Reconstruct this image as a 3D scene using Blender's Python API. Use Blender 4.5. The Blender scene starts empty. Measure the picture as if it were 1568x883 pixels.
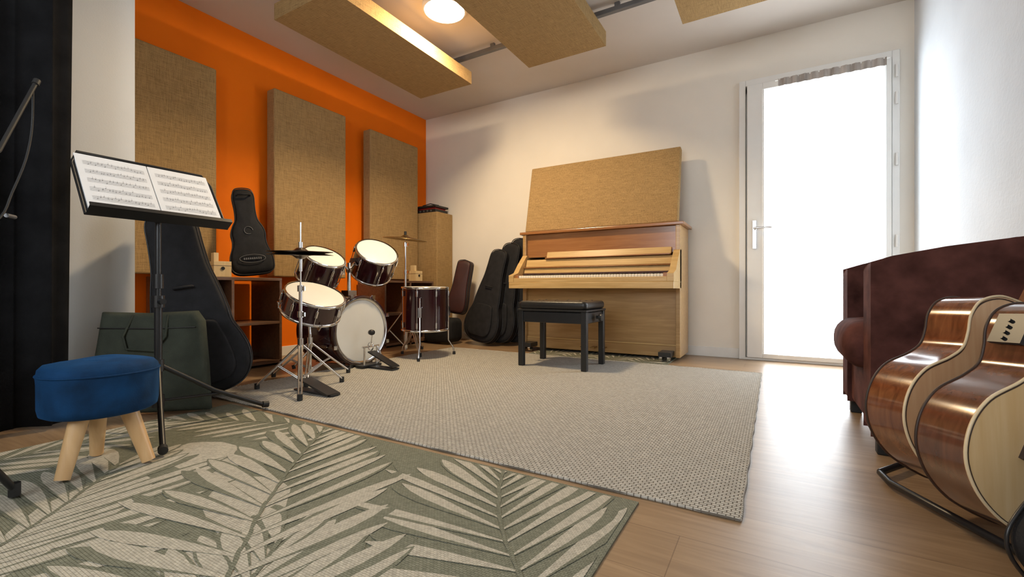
import bpy, bmesh, math, random
from mathutils import Matrix, Vector
random.seed(7)
sc=bpy.context.scene
sc.view_settings.view_transform='Standard'
sc.view_settings.exposure=.28
H=2.72; D=4.30; XL=-3.78; XR=0.887; YF=-1.3

# ---------------------------------------------------------------- materials
def new(name):
    m=bpy.data.materials.new(name); m.use_nodes=True
    nt=m.node_tree; b=nt.nodes['Principled BSDF']
    return m,nt,b
def N(nt,t,**k):
    n=nt.nodes.new(t)
    for a,v in k.items(): setattr(n,a,v)
    return n
def coords(nt,scale=(1,1,1),rot=(0,0,0)):
    c=N(nt,'ShaderNodeTexCoord'); mp=N(nt,'ShaderNodeMapping')
    mp.inputs['Scale'].default_value=scale; mp.inputs['Rotation'].default_value=rot
    nt.links.new(c.outputs['Object'],mp.inputs['Vector']); return mp.outputs[0]
def ramp(nt,fac,stops):
    r=N(nt,'ShaderNodeValToRGB'); e=r.color_ramp.elements
    while len(e)<len(stops): e.new(0.5)
    for i,(p,c) in enumerate(stops):
        e[i].position=p; e[i].color=(*c,1)
    nt.links.new(fac,r.inputs[0]); return r.outputs[0]
def mul(c,k): return tuple(min(1,max(0,x*k)) for x in c)
def mat(name,col,rough=.5,metal=0,var=.12,scale=8,bump=0,bscale=200,coat=0,sheen=0,stretch=(1,1,1),spec=.5):
    m,nt,b=new(name)
    b.inputs['Roughness'].default_value=rough; b.inputs['Metallic'].default_value=metal
    b.inputs['Coat Weight'].default_value=coat; b.inputs['Coat Roughness'].default_value=.08
    b.inputs['Sheen Weight'].default_value=sheen; b.inputs['Specular IOR Level'].default_value=spec
    if sheen: b.inputs['Sheen Tint'].default_value=(*mul(col,6),1)
    v=coords(nt,stretch)
    n=N(nt,'ShaderNodeTexNoise'); n.inputs['Scale'].default_value=scale; n.inputs['Detail'].default_value=5
    nt.links.new(v,n.inputs['Vector'])
    nt.links.new(ramp(nt,n.outputs['Fac'],[(.3,mul(col,1-var)),(.7,mul(col,1+var))]),b.inputs['Base Color'])
    if bump:
        n2=N(nt,'ShaderNodeTexNoise'); n2.inputs['Scale'].default_value=bscale; n2.inputs['Detail'].default_value=3
        nt.links.new(v,n2.inputs['Vector'])
        bp=N(nt,'ShaderNodeBump'); bp.inputs['Strength'].default_value=bump; bp.inputs['Distance'].default_value=.004
        nt.links.new(n2.outputs['Fac'],bp.inputs['Height']); nt.links.new(bp.outputs[0],b.inputs['Normal'])
    return m
def wood(name,c1,c2,axis='x',rough=.4,coat=.2,scale=3,dist=1.0):
    m,nt,b=new(name); b.inputs['Roughness'].default_value=rough; b.inputs['Coat Weight'].default_value=coat
    b.inputs['Coat Roughness'].default_value=.15
    s={'x':(1,14,14),'y':(14,1,14),'z':(14,14,1)}[axis]
    v=coords(nt,s)
    n=N(nt,'ShaderNodeTexNoise'); n.inputs['Scale'].default_value=scale; n.inputs['Detail'].default_value=8; n.inputs['Distortion'].default_value=dist
    nt.links.new(v,n.inputs['Vector'])
    nt.links.new(ramp(nt,n.outputs['Fac'],[(.28,c1),(.55,tuple((a+d)/2 for a,d in zip(c1,c2))),(.75,c2)]),b.inputs['Base Color'])
    return m
def burlap(name,c):
    m,nt,b=new(name); b.inputs['Roughness'].default_value=.95; b.inputs['Specular IOR Level'].default_value=.1
    outs=[]
    for st in ((260,260,14),(14,260,260),(260,14,260)):
        mp=coords(nt,st); n=N(nt,'ShaderNodeTexNoise'); n.inputs['Scale'].default_value=1; n.inputs['Detail'].default_value=2
        nt.links.new(mp,n.inputs['Vector']); outs.append(n.outputs['Fac'])
    a=N(nt,'ShaderNodeMath',operation='ADD'); nt.links.new(outs[0],a.inputs[0]); nt.links.new(outs[1],a.inputs[1])
    a2=N(nt,'ShaderNodeMath',operation='ADD'); nt.links.new(a.outputs[0],a2.inputs[0]); nt.links.new(outs[2],a2.inputs[1])
    dv=N(nt,'ShaderNodeMath',operation='DIVIDE'); dv.inputs[1].default_value=3; nt.links.new(a2.outputs[0],dv.inputs[0])
    nt.links.new(ramp(nt,dv.outputs[0],[(.36,mul(c,.62)),(.5,c),(.66,mul(c,1.35))]),b.inputs['Base Color'])
    bp=N(nt,'ShaderNodeBump'); bp.inputs['Strength'].default_value=.4; bp.inputs['Distance'].default_value=.003
    nt.links.new(dv.outputs[0],bp.inputs['Height']); nt.links.new(bp.outputs[0],b.inputs['Normal'])
    return m

M_wall=mat('plaster_white',(.85,.79,.70),.85,var=.02,scale=3,bump=.08,bscale=150,spec=.2)
M_wallp=mat('plaster_partition',(.80,.79,.76),.85,var=.02,scale=3,bump=.08,bscale=150,spec=.2)
M_wallr=mat('plaster_cool_white',(.72,.76,.80),.8,var=.04,scale=3,bump=.4,bscale=60,spec=.25)
M_orange=mat('paint_orange',(.92,.195,.004),.75,var=.03,scale=4,bump=.08,bscale=150,spec=.2)
M_ceil=mat('ceiling_paint',(.64,.58,.52),.9,var=.02,scale=3,spec=.1)
M_trim=mat('white_lacquer',(.82,.80,.76),.35,var=.02)
M_burl=burlap('burlap_fabric',(.37,.24,.108))
M_black=mat('black_nylon',(.012,.012,.014),.75,var=.3,scale=20,bump=.3,bscale=400,spec=.3)
M_blackcloth=mat('black_curtain_cloth',(.010,.010,.011),.95,var=.3,scale=10,bump=.3,bscale=300,spec=.1)
M_blackmetal=mat('black_metal',(.013,.013,.014),.35,var=.1)
M_rubber=mat('black_rubber',(.012,.012,.012),.6)
M_chrome=mat('chrome',(.75,.75,.76),.12,metal=1,var=.03)
M_brass=mat('bronze_cymbal',(.42,.30,.14),.25,metal=1,var=.2,scale=4)
M_darkcym=mat('dark_cymbal',(.12,.10,.08),.28,metal=1,var=.2,scale=4)
M_maroon=mat('maroon_lacquer',(.024,.003,.006),.2,coat=.8,var=.2,scale=3)
M_head=mat('drum_head',(.74,.74,.70),.45,var=.02)
M_leather=mat('black_leather',(.014,.013,.013),.35,bump=.2,bscale=150)
M_blue=mat('blue_velvet',(.003,.031,.092),.8,var=.5,scale=10,sheen=.25,bump=.15,spec=.2)
M_beech=wood('beech_wood',(.60,.36,.16),(.74,.49,.25),'z',.45,.1,2)
M_oak=wood('oak_piano',(.37,.21,.072),(.53,.33,.135),'x',.35,.25,2.5)
M_oakl=wood('oak_light',(.50,.31,.11),(.66,.45,.20),'x',.35,.25,2.5)
M_cherry=wood('cherry_piano',(.27,.105,.028),(.39,.17,.055),'x',.3,.4,2.5)
M_shelf=wood('walnut_shelf',(.11,.056,.032),(.19,.10,.058),'y',.4,.2,3)
M_box=wood('pine_box',(.62,.44,.22),(.76,.58,.33),'z',.5,.1,3)
M_ivory=mat('ivory_key',(.82,.77,.66),.3,var=.02)
M_keyb=mat('ebony_key',(.012,.011,.01),.3)
M_olive=mat('olive_canvas',(.042,.048,.036),.85,var=.25,scale=9,bump=.4,bscale=300,spec=.2)
M_brownv=mat('brown_velvet',(.080,.031,.025),.9,var=.55,scale=10,sheen=.05,bump=.25,bscale=60,spec=.08)
M_paper=mat('paper',(.80,.81,.83),.7,var=.01)
M_ink=mat('ink',(.10,.10,.11),.8)
M_red=mat('dark_red_case',(.045,.011,.009),.6,var=.2)
M_redp=mat('red_plastic',(.4,.02,.015),.4)
M_grey=mat('grey_metal',(.16,.16,.165),.45,metal=.5)
M_sapele=wood('sapele_gloss',(.10,.028,.011),(.27,.092,.034),'z',.12,1,2.0,2)
M_rose=wood('mahogany_gloss',(.075,.025,.013),(.19,.07,.034),'z',.12,1,2.5)
M_spruce=wood('spruce_top',(.72,.48,.23),(.82,.60,.33),'z',.2,.9,4,.2)
M_peach=wood('cedar_top',(.64,.37,.19),(.74,.47,.26),'z',.2,.9,4,.2)
M_cream=mat('cream_binding',(.72,.57,.36),.3,var=.03)
M_fret=mat('rosewood_fretboard',(.04,.02,.012),.5)
M_lamp,nt,b=new('lamp_diffuser'); b.inputs['Emission Color'].default_value=(1,.86,.62,1); b.inputs['Emission Strength'].default_value=14

def floor_mat():
    m,nt,b=new('oak_vinyl_planks'); b.inputs['Roughness'].default_value=.36; b.inputs['Specular IOR Level'].default_value=.5
    v=coords(nt)
    br=N(nt,'ShaderNodeTexBrick'); br.inputs['Scale'].default_value=1; br.inputs['Brick Width'].default_value=1.25; br.inputs['Row Height'].default_value=.18
    br.inputs['Mortar Size'].default_value=.0012; br.inputs['Color1'].default_value=(.325,.215,.125,1); br.inputs['Color2'].default_value=(.375,.255,.15,1)
    br.inputs['Mortar'].default_value=(.22,.14,.08,1); br.offset=.37
    nt.links.new(v,br.inputs['Vector'])
    v2=coords(nt,(1.2,16,1)); n=N(nt,'ShaderNodeTexNoise'); n.inputs['Scale'].default_value=2.5; n.inputs['Detail'].default_value=8; n.inputs['Distortion'].default_value=1.2
    nt.links.new(v2,n.inputs['Vector'])
    g=ramp(nt,n.outputs['Fac'],[(.3,(.70,.67,.64)),(.7,(1.0,1.0,1.0))])
    mx=N(nt,'ShaderNodeMixRGB',blend_type='MULTIPLY'); mx.inputs[0].default_value=1
    nt.links.new(br.outputs['Color'],mx.inputs[1]); nt.links.new(g,mx.inputs[2]); nt.links.new(mx.outputs[0],b.inputs['Base Color'])
    bp=N(nt,'ShaderNodeBump'); bp.inputs['Strength'].default_value=.15; bp.inputs['Distance'].default_value=.001
    nt.links.new(n.outputs['Fac'],bp.inputs['Height']); nt.links.new(bp.outputs[0],b.inputs['Normal'])
    return m
M_floor=floor_mat()
def rug_mat(name,ca,cb,sx,sy,bump):
    m,nt,b=new(name); b.inputs['Roughness'].default_value=.95; b.inputs['Specular IOR Level'].default_value=.1
    v=coords(nt)
    br=N(nt,'ShaderNodeTexBrick'); br.inputs['Scale'].default_value=1; br.inputs['Brick Width'].default_value=sx; br.inputs['Row Height'].default_value=sy
    br.inputs['Mortar Size'].default_value=sy*.15; br.inputs['Mortar Smooth'].default_value=.8
    br.inputs['Color1'].default_value=(*ca,1); br.inputs['Color2'].default_value=(*mul(ca,.85),1); br.inputs['Mortar'].default_value=(*cb,1)
    nt.links.new(v,br.inputs['Vector'])
    n=N(nt,'ShaderNodeTexNoise'); n.inputs['Scale'].default_value=90; n.inputs['Detail'].default_value=3; nt.links.new(v,n.inputs['Vector'])
    g=ramp(nt,n.outputs['Fac'],[(.3,(.76,.76,.76)),(.7,(1,1,1))])
    mx=N(nt,'ShaderNodeMixRGB',blend_type='MULTIPLY'); mx.inputs[0].default_value=1
    nt.links.new(br.outputs['Color'],mx.inputs[1]); nt.links.new(g,mx.inputs[2]); nt.links.new(mx.outputs[0],b.inputs['Base Color'])
    bp=N(nt,'ShaderNodeBump'); bp.inputs['Strength'].default_value=bump; bp.inputs['Distance'].default_value=.004; bp.invert=True
    nt.links.new(br.outputs['Fac'],bp.inputs['Height']); nt.links.new(bp.outputs[0],b.inputs['Normal'])
    return m
M_rugb=rug_mat('greige_woven',(.57,.545,.49),(.19,.165,.135),.020,.012,.8)
M_rugg=rug_mat('sage_woven',(.26,.265,.20),(.155,.155,.112),.010,.006,.5)
M_rugc=rug_mat('cream_woven',(.60,.56,.465),(.40,.37,.295),.010,.006,.5)

# ---------------------------------------------------------------- builder
def rotm(a,ax): return Matrix.Rotation(math.radians(a),4,ax)
def T(x,y,z): return Matrix.Translation((x,y,z))
def frame(o,x,y):
    x=Vector(x).normalized(); y=Vector(y); z=x.cross(y).normalized(); y=z.cross(x)
    m=Matrix((x,y,z)).transposed().to_4x4(); m.translation=Vector(o); return m
def nframe(o,n):
    n=Vector(n).normalized(); a=Vector((0,0,1)) if abs(n.z)<.99 else Vector((0,1,0))
    x=a.cross(n).normalized(); y=n.cross(x)
    m=Matrix((x,y,n)).transposed().to_4x4(); m.translation=Vector(o); return m
I4=Matrix.Identity(4)
class O:
    def __init__(s,name,bevel=0,seg=2,ang=40): s.n=name; s.v=[]; s.f=[]; s.fm=[]; s.fs=[]; s.m=[]; s.bev=bevel; s.seg=seg; s.ang=ang; s.M=I4
    def add(s,vs,fs,mt,smooth=False,M=None):
        if mt not in s.m: s.m.append(mt)
        k=len(s.v); Q=s.M@(M or I4)
        s.v+=[Q@Vector(p) for p in vs]
        for f in fs: s.f.append([k+i for i in f]); s.fm.append(s.m.index(mt)); s.fs.append(smooth)
    def box(s,x0,x1,y0,y1,z0,z1,mt,M=None):
        vs=[(x,y,z) for z in (z0,z1) for y in (y0,y1) for x in (x0,x1)]
        s.add(vs,[(0,2,3,1),(4,5,7,6),(0,1,5,4),(2,6,7,3),(0,4,6,2),(1,3,7,5)],mt,False,M)
    def cyl(s,p0,p1,r,mt,r1=None,seg=20,M=None):
        p0=Vector(p0);p1=Vector(p1); d=p1-p0
        s.lathe([(0,0),(r,0),(r if r1 is None else r1,d.length),(0,d.length)],mt,(M or I4)@nframe(p0,d),seg,sharp=True)
    def lathe(s,prof,mt,M=None,seg=40,sharp=False):
        vs=[];fs=[];idx=[]
        for r,z in prof:
            if r<1e-6: idx.append([len(vs)]); vs.append((0,0,z))
            else:
                idx.append(list(range(len(vs),len(vs)+seg)))
                vs+=[(r*math.cos(2*math.pi*i/seg),r*math.sin(2*math.pi*i/seg),z) for i in range(seg)]
        caps=[]
        for a,b in zip(idx,idx[1:]):
            for i in range(seg):
                j=(i+1)%seg
                if len(a)==1 and len(b)==1: continue
                if len(a)==1: caps.append((a[0],b[j],b[i]))
                elif len(b)==1: caps.append((a[i],a[j],b[0]))
                else: fs.append((a[i],a[j],b[j],b[i]))
        s.add(vs,fs+([] if sharp else caps),mt,True,M)
        if sharp and caps: s.add(vs,caps,mt,False,M)
    def tube(s,pts,r,mt,seg=10,closed=False,M=None):
        pts=[Vector(p) for p in pts]; n=len(pts); vs=[];fs=[]; up=None
        for i,p in enumerate(pts):
            if closed: t=(pts[(i+1)%n]-pts[i-1]).normalized()
            else: t=(pts[min(i+1,n-1)]-pts[max(i-1,0)]).normalized()
            if up is None:
                up=Vector((0,0,1)) if abs(t.z)<.9 else Vector((1,0,0))
            a=(up-t*up.dot(t)).normalized(); b=t.cross(a); up=a
            rr=r[i] if isinstance(r,(list,tuple)) else r
            vs+=[p+(a*math.cos(2*math.pi*k/seg)+b*math.sin(2*math.pi*k/seg))*rr for k in range(seg)]
        for i in range(n if closed else n-1):
            j=(i+1)%n
            for k in range(seg):
                l=(k+1)%seg; fs.append((i*seg+k,i*seg+l,j*seg+l,j*seg+k))
        s.add(vs,fs,mt,True,M)
        if not closed: s.add(vs,[tuple(range(seg))[::-1],tuple(range((n-1)*seg,n*seg))],mt,False,M)
    def prism(s,out,z0,z1,mt,M=None,side=None,smooth=False):
        n=len(out); vs=[(x,y,z0) for x,y in out]+[(x,y,z1) for x,y in out]
        s.add(vs,[tuple(range(n))[::-1],tuple(range(n,2*n))],mt,False,M)
        s.add(vs,[(i,(i+1)%n,n+(i+1)%n,n+i) for i in range(n)],side or mt,smooth,M)
    def puff(s,out,depth,mt,M=None,r=.03,bulge=.0,k=5):
        n=len(out); cx=sum(p[0] for p in out)/n; cy=sum(p[1] for p in out)/n
        R=sum(math.hypot(p[0]-cx,p[1]-cy) for p in out)/n
        r=min(r,depth/2); rings=[]
        for i in range(k+1):
            a=math.pi/2*i/k; rings.append((1-r*(1-math.cos(a))/R,depth/2-r+r*math.sin(a)))
        base=rings[-1]
        for q in (.85,.6,.3): rings.append((base[0]*q,base[1]+bulge*(1-q*q)))
        allr=[(sc_,-z) for sc_,z in rings[::-1]]+rings
        vs=[(cx,cy,-(depth/2+bulge))]
        for sc_,z in allr: vs+=[(cx+(x-cx)*sc_,cy+(y-cy)*sc_,z) for x,y in out]
        vs.append((cx,cy,depth/2+bulge)); L=len(vs)-1; fs=[]
        for i in range(n): fs.append((0,1+(i+1)%n,1+i))
        for q in range(len(allr)-1):
            for i in range(n):
                j=(i+1)%n; fs.append((1+q*n+i,1+q*n+j,1+(q+1)*n+j,1+(q+1)*n+i))
        q=len(allr)-1
        for i in range(n): fs.append((1+q*n+i,1+q*n+(i+1)%n,L))
        s.add(vs,fs,mt,True,M)
    def ball(s,c,r,mt,M=None,seg=20):
        if not isinstance(r,(tuple,list)): r=(r,r,r)
        Q=(M or I4)@T(*c)@Matrix.Diagonal((*r,1))
        s.lathe([(math.sin(math.pi*i/12),-math.cos(math.pi*i/12)) for i in range(13)],mt,Q,seg)
    def done(s,recalc=True):
        me=bpy.data.meshes.new(s.n)
        xs=[v.x for v in s.v]; ys=[v.y for v in s.v]; zs=[v.z for v in s.v]
        o=Vector(((min(xs)+max(xs))/2,(min(ys)+max(ys))/2,min(zs)))
        me.from_pydata([v-o for v in s.v],[],s.f)
        for m in s.m: me.materials.append(m)
        for p,a,b in zip(me.polygons,s.fm,s.fs): p.material_index=a; p.use_smooth=b
        if recalc:
            bm=bmesh.new(); bm.from_mesh(me); bmesh.ops.recalc_face_normals(bm,faces=bm.faces); bm.to_mesh(me); bm.free()
        ob=bpy.data.objects.new(s.n,me); ob.location=o; sc.collection.objects.link(ob)
        if s.bev:
            md=ob.modifiers.new('bevel','BEVEL'); md.width=s.bev; md.segments=s.seg; md.limit_method='ANGLE'; md.angle_limit=math.radians(s.ang)
        return ob
def rrect(w,h,r,k=6,x=0,y=0):
    o=[]
    for cx,cy,a in ((w/2-r,h/2-r,0),(-w/2+r,h/2-r,90),(-w/2+r,-h/2+r,180),(w/2-r,-h/2+r,270)):
        for i in range(k+1):
            t=math.radians(a+90*i/k); o.append((x+cx+r*math.cos(t),y+cy+r*math.sin(t)))
    return o
def cat(pts,sub=5):
    out=[]; n=len(pts)
    for i in range(n-1):
        p0=pts[max(i-1,0)];p1=pts[i];p2=pts[i+1];p3=pts[min(i+2,n-1)]
        for k in range(sub):
            t=k/sub
            out.append(tuple(.5*((2*b)+(-a+c)*t+(2*a-5*b+4*c-d)*t*t+(-a+3*b-3*c+d)*t**3) for a,b,c,d in zip(p0,p1,p2,p3)))
    out.append(pts[-1]); return out
def sym(prof,sc_=1,sub=4):
    c=cat([(w*sc_,y*sc_) for w,y in prof],sub); c=[(max(x,0),y) for x,y in c]
    return c+[(-x,y) for x,y in c[-2:0:-1]]
BODY=[(0,0),(.07,.006),(.135,.035),(.182,.085),(.200,.15),(.188,.215),(.145,.275),(.126,.315),(.131,.355),(.145,.40),(.138,.445),(.10,.482),(.05,.497),(0,.5)]
GIG=[(0,0),(.09,.006),(.155,.04),(.20,.11),(.212,.18),(.20,.25),(.168,.35),(.162,.44),(.15,.52),(.10,.60),(.078,.70),(.074,.85),(.08,.98),(.065,1.05),(.03,1.075),(0,1.08)]

# ---------------------------------------------------------------- room shell
def simple(name,bx,mt,bev=0):
    o=O(name,bev); o.box(*bx,mt); return o.done()
simple('floor',(XL-.15,XR+.15,YF-.15,D+.15,-.1,0),M_floor)
simple('ceiling',(XL-.15,XR+.15,YF-.15,D+.15,H,H+.1),M_ceil)
simple('wall_left',(XL-.15,XL,YF-.15,D+.15,0,H),M_orange)
simple('wall_right',(XR,XR+.15,YF-.15,D+.15,0,H),M_wallr)
simple('wall_partition',(XL,-2.95,YF,1.038,0,H),M_wallp)
dx0,dx1,dz1=-.256,.80,2.36
o=O('wall_back')
o.box(XL,dx0,D,D+.15,0,H,M_wall); o.box(dx1,XR,D,D+.15,0,H,M_wall); o.box(dx0,dx1,D,D+.15,dz1,H,M_wall); o.done()
wx0,wx1,wz0,wz1=-1.8,0,1.0,2.2
o=O('wall_front')
o.box(XL,wx0,YF-.15,YF,0,H,M_wall); o.box(wx1,XR,YF-.15,YF,0,H,M_wall); o.box(wx0,wx1,YF-.15,YF,0,wz0,M_wall); o.box(wx0,wx1,YF-.15,YF,wz1,H,M_wall); o.done()
o=O('fill_window_1',.003)  # unseen window, added so sky light fills the room from behind the camera
for a in ((wx0,wx0+.06,wz0,wz1),(wx1-.06,wx1,wz0,wz1),(wx0,wx1,wz0,wz0+.06),(wx0,wx1,wz1-.06,wz1),(-.94,-.86,wz0,wz1)):
    o.box(a[0],a[1],YF-.10,YF-.04,a[2],a[3],M_trim)
o.done()
simple('baseboard_back',(-3.35,dx0-.002,D-.012,D,0,.085),M_trim,.003)
simple('baseboard_left',(XL,XL+.012,1.045,D-.31,0,.085),M_trim,.003)
simple('baseboard_right',(XR-.012,XR,YF,D,0,.085),M_trim,.003)
simple('baseboard_partition',(-2.95,-2.938,YF,1.038,0,.085),M_trim,.003)
# door
gx0,gx1,gz0,gz1=-.08,.715,.06,2.25
M_glass,nt,b=new('clear_glass')
tr=N(nt,'ShaderNodeBsdfTransparent'); gl=N(nt,'ShaderNodeBsdfGlossy'); gl.inputs['Roughness'].default_value=.02
mx=N(nt,'ShaderNodeMixShader'); mx.inputs[0].default_value=.06
nt.links.new(tr.outputs[0],mx.inputs[1]); nt.links.new(gl.outputs[0],mx.inputs[2]); nt.links.new(mx.outputs[0],nt.nodes['Material Output'].inputs[0])
M_sheer,nt,b=new('sheer_voile')
tr=N(nt,'ShaderNodeBsdfTransparent'); tl=N(nt,'ShaderNodeBsdfTranslucent'); tl.inputs[0].default_value=(.95,.95,.95,1)
mx=N(nt,'ShaderNodeMixShader'); mx.inputs[0].default_value=.45
nt.links.new(tr.outputs[0],mx.inputs[1]); nt.links.new(tl.outputs[0],mx.inputs[2]); nt.links.new(mx.outputs[0],nt.nodes['Material Output'].inputs[0])
M_voile=mat('grey_voile_band',(.42,.37,.33),.9,var=.35,scale=30,stretch=(1,1,.1))
o=O('door_1',.004)
o.box(dx0,dx0+.05,D-.035,D+.12,0,dz1,M_trim); o.box(dx1-.045,dx1,D-.035,D+.12,0,dz1,M_trim); o.box(dx0+.05,dx1-.045,D-.035,D+.12,dz1-.05,dz1,M_trim)
lx0,lx1=dx0+.062,dx1-.05
o.box(dx0+.045,gx0-.03,D+.035,D+.06,0,dz1-.04,M_trim); o.box(gx1+.01,dx1-.04,D+.035,D+.06,0,dz1-.04,M_trim); o.box(dx0+.045,dx1-.04,D+.035,D+.06,dz1-.09,dz1-.04,M_trim)
o.box(lx0,gx0,D-.055,D+.03,.022,dz1-.055,M_trim); o.box(gx1,lx1,D-.055,D+.03,.022,dz1-.055,M_trim)
o.box(gx0,gx1,D-.055,D+.03,gz1,dz1-.055,M_trim); o.box(gx0,gx1,D-.055,D+.03,.022,gz0,M_trim)
o.box(gx0,gx1,D-.012,D-.004,gz0,gz1,M_glass)
o.box(dx0,dx1,D-.04,D+.12,0,.02,M_trim)
for a in ((gx0,gx0+.012,gz0,gz1),(gx1-.012,gx1,gz0,gz1)): o.box(a[0],a[1],D-.06,D-.05,a[2],a[3],M_trim)
hx=lx0+.055
o.box(hx-.016,hx+.016,D-.066,D-.055,.93,1.17,M_chrome); o.cyl((hx,D-.06,1.1),(hx,D-.11,1.1),.010,M_chrome); o.cyl((hx-.008,D-.108,1.1),(hx+.125,D-.108,1.1),.009,M_chrome)
o.cyl((hx,D-.066,.97),(hx,D-.075,.97),.012,M_chrome)
for z in (.25,.95,1.55,2.0,2.2): o.cyl((dx1-.02,D-.045,z-.045),(dx1-.02,D-.045,z+.045),.009,M_trim)
o.done()
o=O('sheer_curtain')
n=60; vs=[];fs=[];vb=[]
for i in range(n+1):
    x=.03+(.715-.03)*i/n; y=D-.085+.006*math.sin(i*1.1)+.003*math.sin(i*2.7)
    for z in (.06,2.245): vs.append((x,y,z))
    vb+=[(x,y-.001,2.24),(x,y-.001,2.30)]
fs=[(2*i,2*i+2,2*i+3,2*i+1) for i in range(n)]
o.add(vs,fs,M_sheer,True); o.add(vb,fs,M_voile,True)
o.cyl((0.01,D-.075,2.295),(.735,D-.075,2.295),.006,M_trim)
o.done(False)

# ---------------------------------------------------------------- acoustic panels
def wallpanel(y0,y1,z0,z1):
    o=O('acoustic_wall_panel',.012,3); o.box(XL+.05,-3.62,y0,y1,z0,z1,M_burl)
    for y in (y0+.12,y1-.12):
        for z in (z0+.3,z1-.3): o.box(XL+.001,XL+.05,y-.02,y+.02,z-.03,z+.03,M_shelf)
    o.done()
wallpanel(1.06,1.774,.70,2.25); wallpanel(2.222,2.952,.70,2.288); wallpanel(3.256,3.98,.70,2.262)
o=O('acoustic_bass_trap',.01,3); o.box(-3.765,-3.35,4.0,4.29,0,1.49,M_burl); o.done()
o=O('acoustic_leaning_panel',.01,3)
lean=math.atan2(.15,.68)
o.box(0,1.47,0,.07,0,.69,M_burl,T(-2.17,3.96,1.170)@Matrix.Rotation(-lean,4,'X')); o.done()
def cpanel(x0,x1):
    o=O('acoustic_ceiling_panel',.015,3); o.box(x0,x1,1.84,3.335,2.468,2.58,M_burl)
    for x in (x0+.1,x1-.1):
        for y in (2.05,3.25): o.cyl((x,y,2.575),(x,y,2.654),.004,M_grey,seg=8)
    o.done()
cpanel(-3.0,-2.385); cpanel(-1.79,-1.115); cpanel(-.556,.08)
for y in (2.05,3.25):
    o=O('ceiling_rail',.002); o.box(-3.2,.3,y-.018,y+.018,2.655,2.69,M_grey)
    for x in (-3.1,-2.1,-1.0,.2): o.box(x-.02,x+.02,y-.012,y+.012,2.69,H,M_grey)
    o.done()
o=O('ceiling_lamp'); MM=T(-2.13,2.63,0)
o.lathe([(0,H),(.155,H),(.165,H-.01),(.165,H-.035),(.15,H-.045)],M_trim,MM)
o.lathe([(.15,H-.04),(.14,H-.05),(.08,H-.058),(0,H-.06)],M_lamp,MM)
o.done()

# ---------------------------------------------------------------- rugs
o=O('beige_woven_rug',.002); o.box(-2.8,-.075,1.288,3.58,0,.008,M_rugb)
for p0,p1 in (((-2.8,1.288),(-.075,1.288)),((-.075,1.288),(-.075,3.58)),((-.075,3.58),(-2.8,3.58)),((-2.8,3.58),(-2.8,1.288))):
    n=80; pts=[(p0[0]+(p1[0]-p0[0])*i/n+.002*math.sin(i*.9),p0[1]+(p1[1]-p0[1])*i/n+.002*math.sin(i*.7),.0055) for i in range(n+1)]
    o.tube(pts,.005,M_rugb,6)
o.done()
RX0,RX1,RY0,RY1=-2.42,-.325,-.55,1.252
def clip(poly,x0,x1,y0,y1):
    for ax,lim,sg in ((0,x0,1),(0,x1,-1),(1,y0,1),(1,y1,-1)):
        out=[]
        for i in range(len(poly)):
            a=poly[i-1];b=poly[i]; da=(a[ax]-lim)*sg; db=(b[ax]-lim)*sg
            if (da<0)!=(db<0):
                t=da/(da-db); out.append((a[0]+(b[0]-a[0])*t,a[1]+(b[1]-a[1])*t))
            if db>=0: out.append(b)
        poly=out
        if not poly: return []
    return poly
o=O('palm_leaf_rug'); o.box(RX0,RX1,RY0,RY1,0,.0055,M_rugg)
lay=[0]
def leaf(p,ang,L,w,mt):
    lay[0]+=1; z=.0058+.0000045*lay[0]
    prof=[(0,.14),(.2,.42),(.45,.8),(.68,1),(.85,.80),(.95,.4),(1,.05)]
    c,s_=math.cos(ang),math.sin(ang); k=.10*L*(1 if random.random()<.5 else -1)*.4
    up=[(L*t,w/2*q+k*t*t) for t,q in prof]; dn=[(L*t,-w/2*q+k*t*t) for t,q in prof[::-1]]
    poly=[(p[0]+x*c-y*s_,p[1]+x*s_+y*c) for x,y in up+dn]
    poly=clip(poly,RX0+.004,RX1-.012,RY0+.004,RY1-.012)
    if len(poly)>2: o.add([(x,y,z) for x,y in poly],[tuple(range(len(poly)))],mt)
def frond(a,b,bend,Lmax,w,nl,mc,mg,side=(1,-1),a0=68,a1=45):
    a=Vector(a);b=Vector(b);d=b-a; nrm=Vector((-d.y,d.x)).normalized()
    pts=[a+d*t+nrm*bend*math.sin(math.pi*t) for t in [i/nl for i in range(nl+1)]]
    for i in range(nl+1):
        t=i/nl; j=min(i+1,nl); dd=pts[j]-pts[j-1]; an=math.atan2(dd.y,dd.x)
        for sd in side:
            L=Lmax*(.50+.5*math.sin(math.pi*min(1,.18+t*.8)))*random.uniform(.82,1.1)
            sp=math.radians(a0-a1*t+random.uniform(-4,4))*sd
            leaf(pts[i],an+sp,L+.010,w+.018,mg); leaf(pts[i],an+sp,L,w*random.uniform(.8,1.15),mc)
    for i in range(nl):
        dd=pts[i+1]-pts[i]; leaf(pts[i],math.atan2(dd.y,dd.x),dd.length*1.5,.012,mg)
G,C=M_rugg,M_rugc
for p,an,L,w in (((-1.0,.55),2.6,.5,.22),((-1.45,.75),2.9,.5,.22),((-1.35,.2),2.4,.6,.24),((-.8,.2),2.2,.5,.26)):
    leaf(p,an,L,w,C)
frond((-2.2,-.2),(-2.3,.80),.05,.36,.038,14,C,G)
frond((-1.45,1.30),(-2.35,.95),-.05,.27,.032,12,C,G)
frond((-1.25,-.15),(-1.90,.62),-.06,.46,.042,15,C,G)
frond((-.30,.02),(-1.00,.62),.06,.42,.042,13,C,G)
frond((-.34,.70),(-.80,1.32),.05,.46,.038,14,C,G)
frond((-.72,.30),(-1.60,1.18),.05,.46,.042,16,C,G)
o.done(False)
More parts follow.
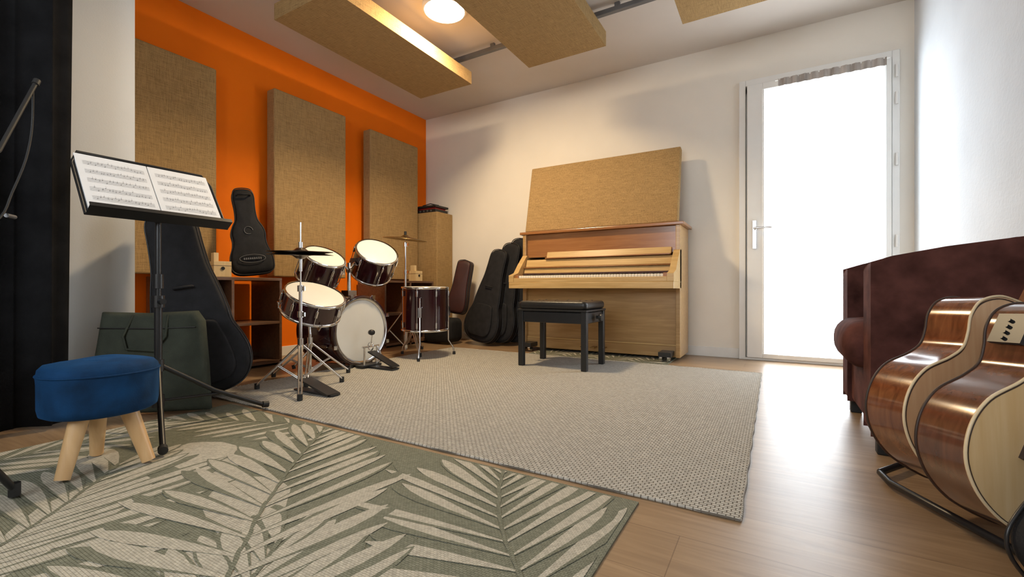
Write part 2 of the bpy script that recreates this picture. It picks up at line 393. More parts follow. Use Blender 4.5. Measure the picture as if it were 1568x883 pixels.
o=O('palm_leaf_floor_mat',.001); o.box(-1.95,-.72,3.62,4.2,0,.0055,M_rugg)
RX0,RX1,RY0,RY1=-1.95,-.72,3.62,4.2
for k in range(4): frond((-1.85+.3*k,3.6),(-1.55+.3*k,4.0),.03,.2,.02,10,C,G)
o.done(False)

# ---------------------------------------------------------------- piano
o=O('upright_piano',.004)
px0,px1=-2.13,-.66; yb=4.24; yf=3.88
o.box(px0,px0+.035,3.84,yb,.03,1.125,M_oak); o.box(px1-.035,px1,3.84,yb,.03,1.125,M_oak)
o.box(px0+.035,px1-.035,yb-.03,yb,.03,1.12,M_oak)
o.box(px0+.035,px1-.035,yf,yf+.02,.12,.60,M_oak)
o.box(px0+.035,px1-.035,yf-.015,yf+.03,.03,.12,M_oak)
o.box(px0+.035,px1-.035,yf-.012,yf,.12,.135,M_oakl)
o.box(px0-.03,px1+.03,3.83,yb+.01,1.125,1.15,M_cherry)
o.box(px0+.035,px1-.035,3.875,3.90,.90,1.125,M_cherry)
o.box(px0,px1,3.57,3.9,.60,.655,M_oakl)
M_=Matrix(((0,0,1,0),(1,0,0,0),(0,1,0,0),(0,0,0,1)))
for x0,x1 in ((px0,px0+.05),(px1-.05,px1)):
    o.prism([(3.57,.655),(3.57,.72),(3.66,.745),(3.74,.83),(3.84,.92),(3.9,.92),(3.9,.655)],x0,x1,M_oakl,M_)
o.box(px0+.05,px1-.05,3.573,3.60,.655,.695,M_oakl)
kx0,kx1=px0+.085,px1-.085
o.box(px0+.05,kx0,3.60,3.78,.655,.725,M_cherry); o.box(kx1,px1-.05,3.60,3.78,.655,.725,M_cherry)
kw=(kx1-kx0)/52
for i in range(52):
    o.box(kx0+i*kw+.0006,kx0+(i+1)*kw-.0006,3.61,3.76,.68,.718,M_ivory)
for i in range(51):
    if (i+5)%7 in (0,1,3,4,5): o.box(kx0+(i+1)*kw-.0055,kx0+(i+1)*kw+.0055,3.66,3.76,.70,.730,M_keyb)
Rf=lambda y,z,a:T(0,y,z)@rotm(a,'X')
o.box(px0+.055,px1-.055,3.755,3.775,.70,.745,M_red)
o.box(px0+.055,px1-.055,0,.018,0,.050,M_oakl,Rf(3.765,.742,-14))
o.box(px0+.055,px1-.055,3.76,3.84,.792,.80,M_cherry)
o.box(px0+.055,px1-.055,0,.02,0,.075,M_oakl,Rf(3.80,.805,-18))
o.box(px0+.26,px1-.07,3.80,3.85,.880,.892,M_cherry)
o.box(px0+.26,px1-.07,0,.016,0,.06,M_oakl,Rf(3.835,.892,-20))
for x in (px0+.10,px1-.10):
    o.box(x-.05,x+.05,3.72,3.88,0.045,.085,M_blackmetal)
    for q in (-.03,.03): o.cyl((x+q-.01,3.755,.040),(x+q+.01,3.755,.040),.032,M_chrome)
    for q in (-.03,.03): o.cyl((x+q,4.12,.036),(x+q+.02,4.12,.036),.028,M_grey)
xm=(px0+px1)/2
for q in (-.09,0,.09): o.box(xm+q-.022,xm+q+.022,3.78,3.88,.07,.08,M_brass)
o.done()

# bench
o=O('piano_bench',.004)
bx0,bx1,by0,by1=-1.70,-1.145,2.99,3.40
for x in (bx0,bx1-.042):
    for y in (by0,by1-.042):
        o.box(x,x+.042,y,y+.042,.009,.43,M_blackmetal)
o.box(bx0+.01,bx1-.01,by0+.008,by1-.008,.345,.425,M_blackmetal)
o.box(bx0-.005,bx1+.005,by0-.005,by1+.005,.43,.445,M_blackmetal)
o.puff(rrect(bx1-bx0,by1-by0,.03),.06,M_leather,T((bx0+bx1)/2,(by0+by1)/2,.475),r=.025,bulge=.006)
for i in range(5):
    for j in range(3): o.ball((bx0+.08+i*.099,by0+.08+j*.125,.507),(.010,.010,.004),M_blackmetal,seg=10)
for x,sx in ((bx0,-1),(bx1,1)):
    o.cyl((x,3.2,.385),(x+sx*.03,3.2,.385),.012,M_blackmetal); o.cyl((x+sx*.025,3.2,.385),(x+sx*.045,3.2,.385),.028,M_blackmetal)
o.done()

# ---------------------------------------------------------------- drum kit
K=O('drum_kit')
def drum(c,n,r,d,lugs=8,head=M_head,hoop=M_chrome,hw=.018):
    F=nframe(c,n)
    K.lathe([(0,-.002),(r*.985,-.002),(r+.001,-.010),(r,-.02),(r,-d)],M_maroon,F,48)
    K.lathe([(0,.002),(r-.012,.002),(r-.004,-.001)],head,F,48)
    for z in (0.004,-d-.004+hw):
        K.lathe([(r-.003,z),(r+.007,z),(r+.009,z-hw*.5),(r+.007,z-hw),(r-.003,z-hw)],hoop,F,48)
    K.lathe([(0,-d),(r-.004,-d)],head,F,48)
    for i in range(lugs):
        a=2*math.pi*(i+.5)/lugs; x,y=(r+.010)*math.cos(a),(r+.010)*math.sin(a)
        K.cyl((x,y,-.004),(x,y,-d+.004),.0032,M_chrome,seg=8,M=F)
        K.cyl((x,y,-.03),(x,y,-.075),.009,M_chrome,seg=10,M=F)
        if d>.2: K.cyl((x,y,-d+.03),(x,y,-d+.075),.009,M_chrome,seg=10,M=F)
def tripod(x,y,hub,top,rad,a0,r=.010):
    K.cyl((x,y,.04),(x,y,top),r,M_chrome)
    for k in range(3):
        a=math.radians(a0+120*k); ex,ey=x+rad*math.cos(a),y+rad*math.sin(a)
        for q in (-.008,.008):
            ox,oy=-math.sin(a)*q,math.cos(a)*q
            K.tube([(x+ox,y+oy,hub),(x+ox+.5*rad*math.cos(a),y+oy+.5*rad*math.sin(a),hub*.55),(ex+ox,ey+oy,.03)],.005,M_chrome,8)
            K.tube([(x+ox,y+oy,.07),(x+ox+.5*rad*math.cos(a),y+oy+.5*rad*math.sin(a),hub*.52)],.004,M_chrome,8)
        K.cyl((ex,ey,.010),(ex,ey,.042),.014,M_rubber)
    K.cyl((x,y,hub-.03),(x,y,hub+.03),r*1.7,M_chrome); K.cyl((x,y,.055),(x,y,.085),r*1.7,M_chrome)
def wing(x,y,z):
    K.cyl((x,y,z-.018),(x,y,z+.018),.018,M_chrome); K.box(x+.01,x+.04,y-.004,y+.004,z-.012,z+.012,M_chrome)
def cymbal(c,n,r,mt,flip=1):
    F=nframe(c,n)
    K.lathe([(.006,.024*flip),(.02,.022*flip),(.036,.010*flip),(.045,.004*flip),(r*.6,-.006*flip),(r,-.018*flip),(r,-.0195*flip),(r*.6,-.0075*flip),(.045,.002*flip),(.02,.019*flip)],mt,F,56)
BR=.252
bc=(-2.72,2.36,.280)
F=nframe(bc,(1,.02,0))
K.lathe([(0,-.002),(BR,-.002),(BR,-.40)],M_maroon,F,64)
K.lathe([(0,.003),(.19,.003),(BR-.012,.002)],M_head,F,64)
for z in (.0,-.37):
    K.lathe([(BR-.012,z+.012),(BR+.012,z+.012),(BR+.016,z+.005),(BR+.016,z-.03),(BR+.012,z-.035),(BR,z-.035)],M_maroon,F,64)
K.lathe([(BR-.02,.006),(BR-.01,.013),(BR,.013)],M_chrome,F,64)
K.lathe([(0,-.402),(BR,-.402)],M_keyb,F,48)
for i in range(8):
    a=2*math.pi*(i+.5)/8; x,y=(BR+.022)*math.cos(a),(BR+.022)*math.sin(a)
    K.cyl((x,y,.02),(x,y,-.39),.004,M_chrome,seg=8,M=F); K.cyl((x*.98,y*.98,-.07),(x*.98,y*.98,-.13),.012,M_chrome,seg=10,M=F)
    K.box(x-.014,x+.014,y-.014,y+.014,.008,.022,M_chrome,F)
for sy in (-1,1):
    K.tube([(-2.98,2.36+sy*.22,.18),(-2.99,2.36+sy*.30,.10),(-3.03,2.36+sy*.35,.03)],.007,M_chrome); K.cyl((-3.03,2.36+sy*.35,.012),(-3.035,2.36+sy*.353,.04),.012,M_rubber)
# pedal
K.box(-2.66,-2.36,2.325,2.395,.012,.022,M_blackmetal)
K.box(0,.27,-.035,.035,0,.010,M_blackmetal,T(-2.36,2.36,.03)@rotm(-160,'Y')@rotm(180,'X'))
for q in (-.06,.06): K.cyl((-2.62,2.36+q,.01),(-2.62,2.36+q,.17),.007,M_chrome)
K.cyl((-2.62,2.28,.165),(-2.62,2.44,.165),.007,M_chrome)
K.cyl((-2.62,2.36,.165),(-2.60,2.36,.27),.004,M_chrome); K.lathe([(0,-.02),(.018,-.018),(.022,0),(.018,.018),(0,.02)],M_blackmetal,T(-2.61,2.36,.27)@rotm(90,'Y'))
K.lathe([(.028,-.006),(.034,0),(.028,.006)],M_chrome,T(-2.62,2.36,.165)@rotm(90,'X'))
K.tube([(-2.62,2.42,.165),(-2.59,2.44,.09),(-2.62,2.43,.03)],.006,M_chrome)
K.box(-2.68,-2.60,2.27,2.45,.012,.03,M_blackmetal)
# toms
K.cyl((-2.86,2.36,.5),(-2.86,2.36,.80),.014,M_chrome); K.box(-2.90,-2.82,2.32,2.40,.53,.585,M_chrome)
tA=Vector((-2.83,2.12,.835)); nA=Vector((.55,-.05,.83)).normalized(); tB=Vector((-2.83,2.62,.905)); nB=Vector((.62,-.22,.76)).normalized()
drum(tA,nA,.145,.20,6); drum(tB,nB,.168,.23,6)
for c,n,s_ in ((tA,nA,-1),(tB,nB,1)):
    m=c-n*.12; K.tube([(-2.86,2.36,.74),(-2.87,2.36+s_*.05,.79),m+Vector((-.02,-s_*.17,0))],.010,M_chrome); K.cyl((-2.86,2.35,.74),(-2.86,2.37,.74),.022,M_chrome)
    K.box(-.03,.03,-.03,.03,-.03,.03,M_chrome,T(*(m+Vector((-.01,-s_*.175,0)))))
# snare
sn=Vector((-2.56,1.85,.565)); nS=Vector((.44,-.04,.88)).normalized(); drum(sn,nS,.182,.14,8)
bs=sn-nS*.15
tripod(bs.x,bs.y,.25,.30,.27,80); K.cyl((bs.x,bs.y,.3),tuple(bs-nS*.03),.009,M_chrome)
for k in range(3):
    a=math.radians(20+120*k); F=nframe(bs,nS)
    K.tube([F@Vector((0,0,-.03)),F@Vector((.19*math.cos(a),.19*math.sin(a),-.012)),F@Vector((.205*math.cos(a),.205*math.sin(a),.03))],.006,M_chrome)
# floor tom
ft=(-2.62,2.97,.612); drum(ft,(.02,-.02,1),.197,.37,8)
for k in range(3):
    a=math.radians(-60+120*k); c,s_=math.cos(a),math.sin(a)
    K.tube([(ft[0]+.215*c,ft[1]+.215*s_,.52),(ft[0]+.215*c,ft[1]+.215*s_,.14),(ft[0]+.26*c,ft[1]+.26*s_,.075),(ft[0]+.27*c,ft[1]+.27*s_,.02)],.0065,M_chrome)
    K.cyl((ft[0]+.27*c,ft[1]+.27*s_,.010),(ft[0]+.27*c,ft[1]+.27*s_,.035),.013,M_rubber)
    K.box(-.02,.02,-.014,.014,-.04,.04,M_chrome,T(ft[0]+.207*c,ft[1]+.207*s_,.40)@rotm(math.degrees(a),'Z'))
# hi-hat
hx,hy=-2.38,1.62
tripod(hx,hy,.28,.62,.27,-35); wing(hx,hy,.60); wing(hx,hy,.45)
K.cyl((hx,hy,.6),(hx,hy,.985),.0045,M_chrome); K.cyl((hx,hy,.70),(hx,hy,.785),.010,M_chrome)
cymbal((hx,hy,.795),(.03,-.03,1),.178,M_darkcym,-1); cymbal((hx,hy,.815),(.06,-.05,1),.178,M_darkcym,1)
K.cyl((hx,hy,.835),(hx,hy,.87),.013,M_chrome); K.ball((hx,hy,.83),(.02,.02,.01),M_rubber)
K.box(0,.26,-.04,.04,0,.010,M_blackmetal,T(hx+.04,hy,.075)@rotm(14,'Y'))
K.box(hx-.02,hx+.31,hy-.03,hy+.03,.012,.02,M_blackmetal)
# crash
cx,cy=-2.90,3.02
tripod(cx,cy,.42,.75,.28,-20,r=.012); wing(cx,cy,.75); K.cyl((cx,cy,.7),(cx,cy,1.02),.008,M_chrome); wing(cx,cy,1.0)
K.cyl((cx,cy,1.02),(cx,cy,1.12),.004,M_chrome); cymbal((cx,cy,1.065),(.10,.02,1),.20,M_brass); K.cyl((cx,cy,1.09),(cx,cy,1.12),.012,M_rubber)
K.done()

# ---------------------------------------------------------------- shelves
def shelf(y0,y1,slats=False):
    o=O('low_shelf_unit',.002); x0,x1=-3.745,-3.35
    o.box(x0,x1,y0,y1,.66,.682,M_shelf); o.box(x0,x1,y0,y1,.02,.042,M_shelf); o.box(x0,x1,y0+.02,y1-.02,.325,.345,M_shelf)
    ym=(y0+y1)/2
    for y in (y0,ym-.01,y1-.02): o.box(x0,x1,y,y+.02,0,.66,M_shelf)
    if slats:
        for k in range(12): o.box(x0+.05,x0+.32,y0+.03+k*.026,y0+.042+k*.026,.347,.62,M_shelf)
    o.done()
shelf(1.38,2.12,True); shelf(3.2,3.94)
def blockbox(x,y,z,rot):
    o=O('wooden_block_box',.003); F=T(x,y,z)@rotm(rot,'Z')
    o.box(-.05,.05,-.055,.055,0,.11,M_box,F); o.cyl((.05,0,.06),(.056,0,.06),.012,M_blackmetal,M=F); o.box(-.052,.052,-.057,.057,.078,.081,M_shelf,F)
    o.box(-.03,.03,-.05,-.02,.11,.17,M_box,F); o.done()
blockbox(-3.42,1.70,.683,-10); blockbox(-3.42,3.72,.683,0)

def gig(name,foot,up,nrm,sc_=1,depth=.12,mt=M_black,prof=GIG,badge=False,pocket=True):
    up=Vector(up).normalized(); nrm=Vector(nrm); x=up.cross(nrm).normalized(); z=x.cross(up)
    F=Matrix((x,up,z)).transposed().to_4x4(); F.translation=Vector(foot)
    o=O(name); out=sym(prof,sc_)
    o.puff(out,depth,mt,F,r=.035,bulge=.008)
    for zz in (depth*.36,-depth*.36):
        o.tube([(px*1.003,py,zz) for px,py in out],.004*max(sc_,.7),M_blackmetal,6,True,F)
    if pocket:
        pk=sym([(0,.06),(.10,.065),(.15,.11),(.16,.18),(.148,.26),(.125,.35),(.10,.40),(0,.41)],sc_*(.66 if prof is UKE else 1))
        o.puff(pk,.03,mt,F@T(0,0,depth/2+.008),r=.012,bulge=.004)
    if prof is not VIO: o.tube([(-.045*sc_,.60*sc_,depth/2-.01),(-.04*sc_,.60*sc_,depth/2+.03),(.04*sc_,.60*sc_,depth/2+.03),(.045*sc_,.60*sc_,depth/2-.01)],.007,mt,8,False,F)
    if badge:
        ov=[(.085*math.cos(t*math.pi/16),.115+.03*math.sin(t*math.pi/16),depth/2+.014) for t in range(32)]
        o.tube(ov,.0022,M_grey,6,True,F)
        for k in range(9): o.box(-.058+k*.0135,-.050+k*.0135,.108,.123,depth/2+.010,depth/2+.014,M_grey,F)
        cc=[(.028*math.cos(t*math.pi/12),.33+.028*math.sin(t*math.pi/12),depth/2+.011) for t in range(21)]
        o.tube(cc,.002,M_grey,6,False,F)
    return o.done()
UKE=[(0,0),(.09,.005),(.132,.03),(.142,.08),(.135,.15),(.115,.21),(.108,.26),(.112,.31),(.10,.36),(.072,.42),(.066,.50),(.07,.60),(.05,.65),(0,.66)]
VIO=[(0,0),(.07,.004),(.105,.03),(.12,.09),(.115,.2),(.10,.32),(.095,.45),(.09,.58),(.075,.64),(0,.66)]
BIG=[(0,0),(.10,.006),(.18,.04),(.225,.11),(.235,.20),(.215,.29),(.18,.38),(.172,.46),(.16,.54),(.145,.62),(.125,.72),(.115,.85),(.11,.95),(.085,1.0),(.03,1.02),(0,1.02)]
gig('ukulele_gig_bag',(-3.40,1.93,.705),(-.16,-.06,1),(1,-.45,.15),1,.09,prof=UKE,badge=True,pocket=False)
gig('guitar_gig_bag',(-2.66,1.27,.03),(-.14,-.13,.95),(.85,-.55,.1),.97,.16,prof=BIG)
gig('guitar_gig_bag',(-2.70,3.90,.04),(.20,.17,1),(-.1,-1,.15),.98,.10,prof=BIG)
gig('guitar_gig_bag',(-2.58,4.01,.04),(.18,.11,1),(-.1,-1,.15),1.04,.09,prof=BIG)
gig('guitar_gig_bag',(-2.46,4.12,.04),(.13,.05,1),(-.05,-1,.1),1.08,.08,prof=BIG)
gig('violin_case',(-3.06,3.98,.32),(.14,.14,1),(.2,-1,.1),.92,.11,mt=M_red,prof=VIO,pocket=False)
o=O('equipment_bag'); o.puff(rrect(.38,.26,.06),.24,M_black,frame((-3.13,3.84,.15),(1,0,0),(0,0,1)),r=.05,bulge=.01)
o.tube([(-3.25,3.73,.24),(-3.22,3.71,.31),(-3.04,3.71,.31),(-3.0,3.73,.24)],.010,M_blackmetal); o.done()

o=O('audio_interface_box',.003); o.box(-3.72,-3.40,4.03,4.25,1.492,1.53,M_blackmetal); o.box(-3.70,-3.42,4.05,4.24,1.53,1.55,M_redp)
o.box(-3.73,-3.39,4.02,4.26,1.552,1.575,M_blackmetal)
for k in range(5): o.cyl((-3.68+k*.055,4.03,1.512),(-3.68+k*.055,4.02,1.512),.010,M_grey)
o.tube([(-3.6,4.04,1.58),(-3.5,4.06,1.60),(-3.42,4.12,1.582)],.006,M_blackmetal); o.done()

# olive bag
o=O('olive_tote_bag')
A=Vector((-2.74,.80,.0)); Bv=Vector((-2.36,1.12,0)); u=(Bv-A).normalized(); n_=Vector((u.y,-u.x,0)); w=(Bv-A).length
up=(Vector((0,0,1))-n_*.16).normalized()
F=Matrix((u,up,n_)).transposed().to_4x4(); F.translation=(A+Bv)/2+Vector((0,0,.018))
out=[]
cor=[(-w/2,.0),(-w/2-.005,.25),(-w/2+.005,.475),(-.05,.468),(w/2-.085,.478),(w/2-.05,.43),(w/2-.015,.2),(w/2+.01,.0),(0,-.004)]
for i in range(len(cor)):
    a,b=cor[i],cor[(i+1)%len(cor)]
    for k in range(5): out.append((a[0]+(b[0]-a[0])*k/5,a[1]+(b[1]-a[1])*k/5))
o.puff(out,.07,M_olive,F,r=.03,bulge=.012)
o.tube([(-w/2+.01,.40,.040),(0,.395,.047),(w/2-.07,.40,.040)],.003,M_blackmetal,6,False,F)
o.tube([(-.1,.46,.03),(-.12,.36,.055),(-.10,.30,.055),(.02,.29,.058),(.06,.36,.055),(.05,.46,.03)],.006,M_olive,6,False,F)
o.done()

# ---------------------------------------------------------------- music stand
o=O('music_stand')
sx,sy=-2.245,.87
o.cyl((sx,sy,.12),(sx,sy,.56),.014,M_blackmetal); o.cyl((sx,sy,.5),(sx,sy,.90),.010,M_blackmetal)
o.cyl((sx,sy,.52),(sx,sy,.57),.022,M_blackmetal); o.cyl((sx,sy,.60),(sx,sy,.66),.018,M_blackmetal); o.cyl((sx+.01,sy,.545),(sx+.045,sy,.545),.012,M_blackmetal)
o.cyl((sx,sy,.10),(sx,sy,.15),.022,M_blackmetal); o.cyl((sx,sy,.25),(sx,sy,.30),.02,M_blackmetal)
for fx,fy in ((-1.88,.742),(-2.165,1.27),(-2.56,.73)):
    e=Vector((fx,fy,.032)); m=Vector((sx,sy,.28)); d=(e-m)
    o.tube([m,m+d*.5+Vector((0,0,-.02)),e],.010,M_blackmetal); o.tube([(sx,sy,.125),tuple(m+d*.55+Vector((0,0,-.025)))],.006,M_blackmetal)
    o.cyl(tuple(e),tuple(e+d.normalized()*.03+Vector((0,0,.012))),.015,M_rubber)
tb=Vector((-2.215,.88,.878)); ty=Vector((-.185,0,.27)).normalized(); tx=Vector((0,1,0))
F=Matrix((tx,ty,tx.cross(ty))).transposed().to_4x4(); F.translation=tb
sgn=1 if tx.cross(ty).x>0 else -1
o.prism([(-.25,0),(.25,0),(.25,.26),(.225,.325),(-.225,.325),(-.25,.26)],-.004*sgn,0,M_blackmetal,F)
o.tube([(-.25,0,0),(-.25,.26,0),(-.225,.325,0),(.225,.325,0),(.25,.26,0),(.25,0,0)],.005,M_blackmetal,8,False,F)
o.box(-.25,.25,-.004,.002,min(0,.055*sgn),max(0,.055*sgn),M_blackmetal,F); o.box(-.25,.25,-.004,.014,min(.052*sgn,.056*sgn),max(.052*sgn,.056*sgn),M_blackmetal,F)
o.cyl((sx,sy,.88),(sx-.065,sy,.98),.012,M_blackmetal); o.box(-.05,.05,.09,.16,min(-.03*sgn,-.004*sgn),max(-.03*sgn,-.004*sgn),M_blackmetal,F)
for s0 in (-1,1):
    x0,x1=(-.238,-.002) if s0<0 else (.002,.238)
    zz=.006*sgn
    o.box(x0,x1,.003,.310,min(0,zz),max(0,zz),M_paper,F)
    zs=zz+.0008*sgn
    for k in range(6):
        yy=.275-k*.046
        for l in range(5):
            y=yy-l*.0045; o.add([(x0+.02,y,zs),(x1-.015,y,zs),(x1-.015,y+.0007,zs),(x0+.02,y+.0007,zs)],[(0,1,2,3)],M_ink,False,F)
        for q in range(17):
            nx=x0+.034+q*.0108+random.uniform(-.002,.002); ny=yy-random.choice([0,.002,.0045,.007,.009,.0135,.018])
            o.add([(nx,ny,zs*1.02),(nx+.0035,ny+.001,zs*1.02),(nx+.0035,ny+.003,zs*1.02),(nx,ny+.0025,zs*1.02)],[(0,1,2,3)],M_ink,False,F)
            o.add([(nx+.003,ny,zs*1.02),(nx+.0035,ny,zs*1.02),(nx+.0035,ny+.012,zs*1.02),(nx+.003,ny+.012,zs*1.02)],[(0,1,2,3)],M_ink,False,F)
o.done()

# ---------------------------------------------------------------- blue stool
o=O('blue_velvet_stool')
sx,sy=-1.95,.595; MM=T(sx,sy,0)
vs=[];fs=[];seg=96
prof=[(.10,.19),(.135,.192),(.148,.20),(.151,.22),(.152,.26),(.152,.30),(.154,.32),(.150,.342),(.138,.356),(.10,.363),(.05,.366)]
for r,z in prof:
    for i in range(seg):
        a=2*math.pi*i/seg; k=1+.006*math.sin(a*17)*(1 if .20<z<.31 else 0)+.004*math.sin(a*7+z*40)*(1 if .20<z<.35 else 0)
        vs.append((r*k*math.cos(a),r*k*math.sin(a),z+.003*math.sin(a*3)*(z>.33)))
for q in range(len(prof)-1):
    for i in range(seg):
        j=(i+1)%seg; fs.append((q*seg+i,q*seg+j,(q+1)*seg+j,(q+1)*seg+i))
fs.append(tuple(range(seg))[::-1]); fs.append(tuple(range((len(prof)-1)*seg,len(prof)*seg)))
o.add(vs,fs,M_blue,True,MM)
o.tube([(sx+.1545*math.cos(2*math.pi*i/64),sy+.1545*math.sin(2*math.pi*i/64),.325) for i in range(64)],.003,M_blue,8,True)
for fx,fy in ((-1.873,.479),(-1.838,.685),(-2.075,.62)):
    d=Vector((fx-sx,fy-sy,0)); t=Vector((sx,sy,.20))+d*.55
    o.cyl((fx,fy,.015),tuple(t),.019,M_beech,.026,24)
o.done()

# ---------------------------------------------------------------- mic stand
o=O('microphone_boom_stand')
mx_,my_=-1.72,.20
o.cyl((mx_,my_,.12),(mx_,my_,.82),.009,M_blackmetal); o.cyl((mx_,my_,.10),(mx_,my_,.17),.02,M_blackmetal); o.cyl((mx_,my_,.60),(mx_,my_,.66),.016,M_blackmetal)
for fx,fy in ((-1.857,.377),(-1.52,.05),(-1.93,.02)):
    o.tube([(mx_,my_,.34),(mx_*.5+fx*.5,my_*.5+fy*.5,.19),(fx,fy,.030)],.009,M_blackmetal); o.cyl((fx,fy,.013),(fx,fy,.05),.013,M_rubber)
o.cyl((mx_,my_-.02,.82),(mx_,my_+.02,.82),.022,M_blackmetal)
tip=Vector((-2.0,.45,1.24)); e0=Vector((-1.87,.35,.986)); dd=(tip-e0).normalized(); piv=Vector((mx_,my_,.82))
o.tube([piv-(e0-piv)*.5,piv,e0,tip],.006,M_rubber)
o.cyl(tuple(tip),tuple(tip+dd*.02),.009,M_rubber)
o.tube(cat([tuple(p) for p in (tip-dd*.02,Vector((-1.985,.44,1.10)),Vector((-1.955,.42,.99)),Vector((-1.92,.385,.88)),Vector((-1.885,.355,.80)),Vector((-1.82,.28,.72)),Vector((-1.75,.22,.60)),Vector((-1.73,.2,.3)))],4),.003,M_rubber,8)
o.cyl((-1.90,.37,.81),(-1.93,.392,.81),.006,M_grey)
o.done()

# ---------------------------------------------------------------- curtain
o=O('black_stage_curtain'); n=120; vs=[];fs=[]; zs=[.02,.5,1.1,1.8,2.5,2.66]
for i in range(n+1):
    y=-.75+1.468*i/n
    for q,z in enumerate(zs):
        amp=.042*(1-.35*z/2.7); ph=i*.34+.35*math.sin(i*.11)+.2*q*.3
        vs.append((-2.68+amp*math.sin(ph)+.012*math.sin(i*.9),y+.012*math.sin(ph*2)-(.02*(1-z/2.7)*max(0,(i-90)/30)),z))
L=len(zs)
for i in range(n):
    for q in range(L-1): fs.append((i*L+q,(i+1)*L+q,(i+1)*L+q+1,i*L+q+1))
o.add(vs,fs,M_blackcloth,True)
o.box(-2.70,-2.66,-.85,.72,2.66,2.72,M_grey)
ob=o.done(False)
md=ob.modifiers.new('s','SOLIDIFY'); md.thickness=.004

# ---------------------------------------------------------------- armchair
o=O('brown_armchair',.03,5,50)
MY=Matrix(((1,0,0,0),(0,0,1,0),(0,1,0,0),(0,0,0,1)))
for y0,y1 in ((2.03,2.18),(2.62,2.77)):
    o.prism([(.30,.07),(.30,.695),(.36,.715),(.50,.742),(.68,.765),(.86,.77),(.86,.07)],y0,y1,M_brownv,MY)
o.box(.68,.86,2.14,2.66,.07,.775,M_brownv,None)
o.box(.315,.70,2.17,2.63,.07,.29,M_brownv)
ob=o.done()
for p in ob.data.polygons: p.use_smooth=True
wn=ob.modifiers.new('wn','WEIGHTED_NORMAL'); wn.keep_sharp=False; wn.weight=90
o2=O('armchair_feet',.004)
for x in (.345,.82):
    for y in (2.08,2.72): o2.box(x-.022,x+.022,y-.022,y+.022,0,.08,M_rubber)
f=o2.done()
o3=O('seat_cushion'); o3.puff(rrect(.43,.425,.07,x=.455,y=2.40),.19,M_brownv,T(0,0,.375),r=.085,bulge=.012)
c=o3.done()
for q in (f,c):
    q.parent=ob; q.matrix_parent_inverse=Matrix.Translation(-ob.location)

# ---------------------------------------------------------------- guitars
GW=Vector((.78,.63,0)).normalized(); GN=Vector((.63,-.78,0)).normalized()
def gframe(C,roll,yaw=0):
    R=Matrix.Rotation(math.radians(yaw),3,'Z'); gw=R@GW; gn=R@GN
    a=math.radians(roll); up=(gw*math.sin(a)+Vector((0,0,1))*math.cos(a)-gn*.05).normalized()
    x=up.cross(gn).normalized(); z=x.cross(up)
    F=Matrix((x,up,z)).transposed().to_4x4(); F.translation=Vector(C)-up*.15; return F,up,z
def guitar(C,roll,body,top,dep=.11,name='acoustic_guitar',preamp=False,yaw=0):
    F,up,z=gframe(C,roll,yaw)
    o=O(name); out=sym(BODY,1,6)
    n=len(out); vs=[(px,py,0) for px,py in out]+[(px,py,dep) for px,py in out]
    o.add(vs,[(i,(i+1)%n,n+(i+1)%n,n+i) for i in range(n)],body,True,F)
    o.add([(px,py,0) for px,py in out],[tuple(range(n))[::-1]],body,False,F)
    o.add([(px,py,dep) for px,py in out],[tuple(range(n))],top,False,F)
    for zz in (0,dep): o.tube([(px,py,zz) for px,py in out],.0032,M_cream if zz else M_fret,8,True,F)
    o.tube([(px*.975,.15+(py-.15)*.98,dep+.0002) for px,py in out],.0016,M_fret,6,True,F)
    o.lathe([(0,.0006),(.05,.0006)],M_keyb,F@T(0,.335,dep),40); o.lathe([(.053,.0006),(.060,.0012),(.064,.0006)],M_fret,F@T(0,.335,dep),40)
    o.box(-.085,.085,.135,.165,dep,dep+.009,M_fret,F); o.box(-.04,.04,.151,.155,dep+.009,dep+.013,M_ivory,F)
    o.prism([(.03,.30),(.06,.33),(.055,.26),(.10,.22),(.09,.17),(.05,.19),(.025,.26)],dep,dep+.0012,M_keyb,F)
    o.box(-.027,.027,.40,.84,dep,dep+.009,M_fret,F)
    o.prism([(-.026,.49),(.026,.49),(.022,.84),(-.022,.84)],dep-.022,dep,body,F)
    o.prism([(-.028,.47),(.028,.47),(.024,.50),(-.024,.50)],dep-.09,dep,body,F)
    o.prism([(-.023,.83),(.023,.83),(.034,.865),(.032,.975),(-.032,.975),(-.034,.865)],dep-.022,dep-.006,body,F)
    for k in range(6):
        xx=-.02+k*.008; o.cyl((xx,.153,dep+.013),(xx*.8,.84,dep+.011),.0005,M_chrome,seg=5,M=F)
        s_=-1 if k<3 else 1; yy=.88+(k%3)*.034
        o.cyl((s_*.032,yy,dep-.014),(s_*.048,yy,dep-.014),.003,M_chrome,seg=8,M=F); o.ball((s_*.052,yy,dep-.014),(.008,.006,.005),M_chrome,F,8)
    for k in range(18):
        yy=.84-.60*(1-2**(-(k+1)/12))
        if yy>.41: o.box(-.025,.025,yy-.0008,yy+.0008,dep+.009,dep+.0102,M_chrome,F)
    if preamp:
        o.box(-.150,-.140,.36,.43,.02,.085,M_blackmetal,F)
        for k in range(4): o.cyl((-.15,.37+k*.014,.05),(-.156,.37+k*.014,.05),.004,M_blackmetal,seg=8,M=F)
    o.done()
guitar((.375,1.65,.240),31,M_sapele,M_peach,yaw=-6)
guitar((.445,1.445,.225),27,M_rose,M_spruce,preamp=True,yaw=-9)
F,up,z=gframe((.475,1.16,.135),46,-2)
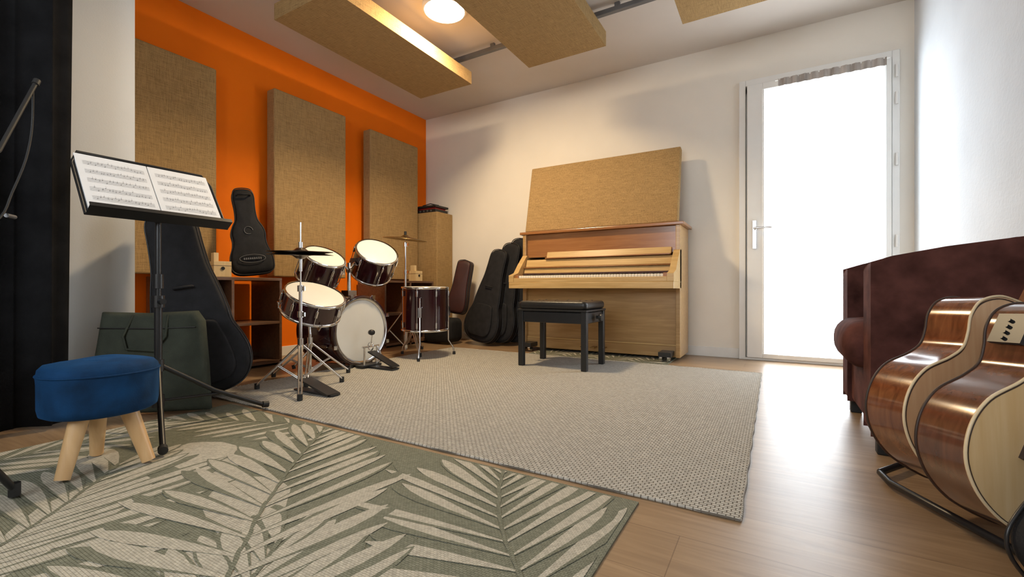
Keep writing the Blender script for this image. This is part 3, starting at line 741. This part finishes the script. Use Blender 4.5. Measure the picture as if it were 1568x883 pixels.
gig('ukulele_gig_bag',tuple(F.translation+up*.055),tuple(up),tuple(z),.88,.10,prof=UKE,pocket=True)
# rack
o=O('guitar_rack')
o.tube([(.40,1.97,.022),(.29,1.80,.022)],.010,M_blackmetal); o.cyl((.405,1.985,.020),(.385,1.945,.020),.018,M_rubber)
o.tube([(.29,1.80,.02),(.30,1.72,.02),(.46,1.42,.02),(.56,1.37,.02),(.80,1.37,.02)],.010,M_blackmetal)
o.tube([(.40,1.97,.022),(.78,1.97,.022),(.84,1.97,.10),(.85,1.97,.40),(.85,1.93,.52),(.85,1.40,.52),(.85,1.37,.40),(.84,1.37,.10),(.80,1.37,.022)],.010,M_blackmetal)
o.done()

# ---------------------------------------------------------------- lights
w=bpy.data.worlds.new('World'); sc.world=w; w.use_nodes=True
bg=w.node_tree.nodes['Background']; bg.inputs[0].default_value=(.87,.94,1,1); bg.inputs[1].default_value=8.0
def portal(name,loc,rot,sx,sy):
    l=bpy.data.lights.new(name,'AREA'); l.shape='RECTANGLE'; l.size=sx; l.size_y=sy; l.cycles.is_portal=True
    ob=bpy.data.objects.new(name,l); ob.location=loc; ob.rotation_euler=rot; sc.collection.objects.link(ob)
portal('portal_door',((gx0+gx1)/2,D+.14,1.16),(math.radians(-90),0,0),.95,2.3)
portal('portal_fill_window',((wx0+wx1)/2,YF-.14,(wz0+wz1)/2),(math.radians(90),0,0),1.8,1.2)  # samples sky light through the added rear opening
l=bpy.data.lights.new('ceiling_lamp_light','AREA'); l.shape='DISK'; l.size=.30; l.energy=50; l.color=(1,.76,.46)
ob=bpy.data.objects.new('ceiling_lamp_light',l); ob.location=(-2.13,2.63,H-.065); sc.collection.objects.link(ob)

# ---------------------------------------------------------------- camera
cd=bpy.data.cameras.new('camera'); cd.lens=36*683/1568; cd.sensor_width=36; cd.clip_start=.02
co=bpy.data.objects.new('camera',cd); co.location=(0,0,.60); co.rotation_euler=(math.radians(90),0,math.radians(30.4)); sc.collection.objects.link(co)
sc.camera=co
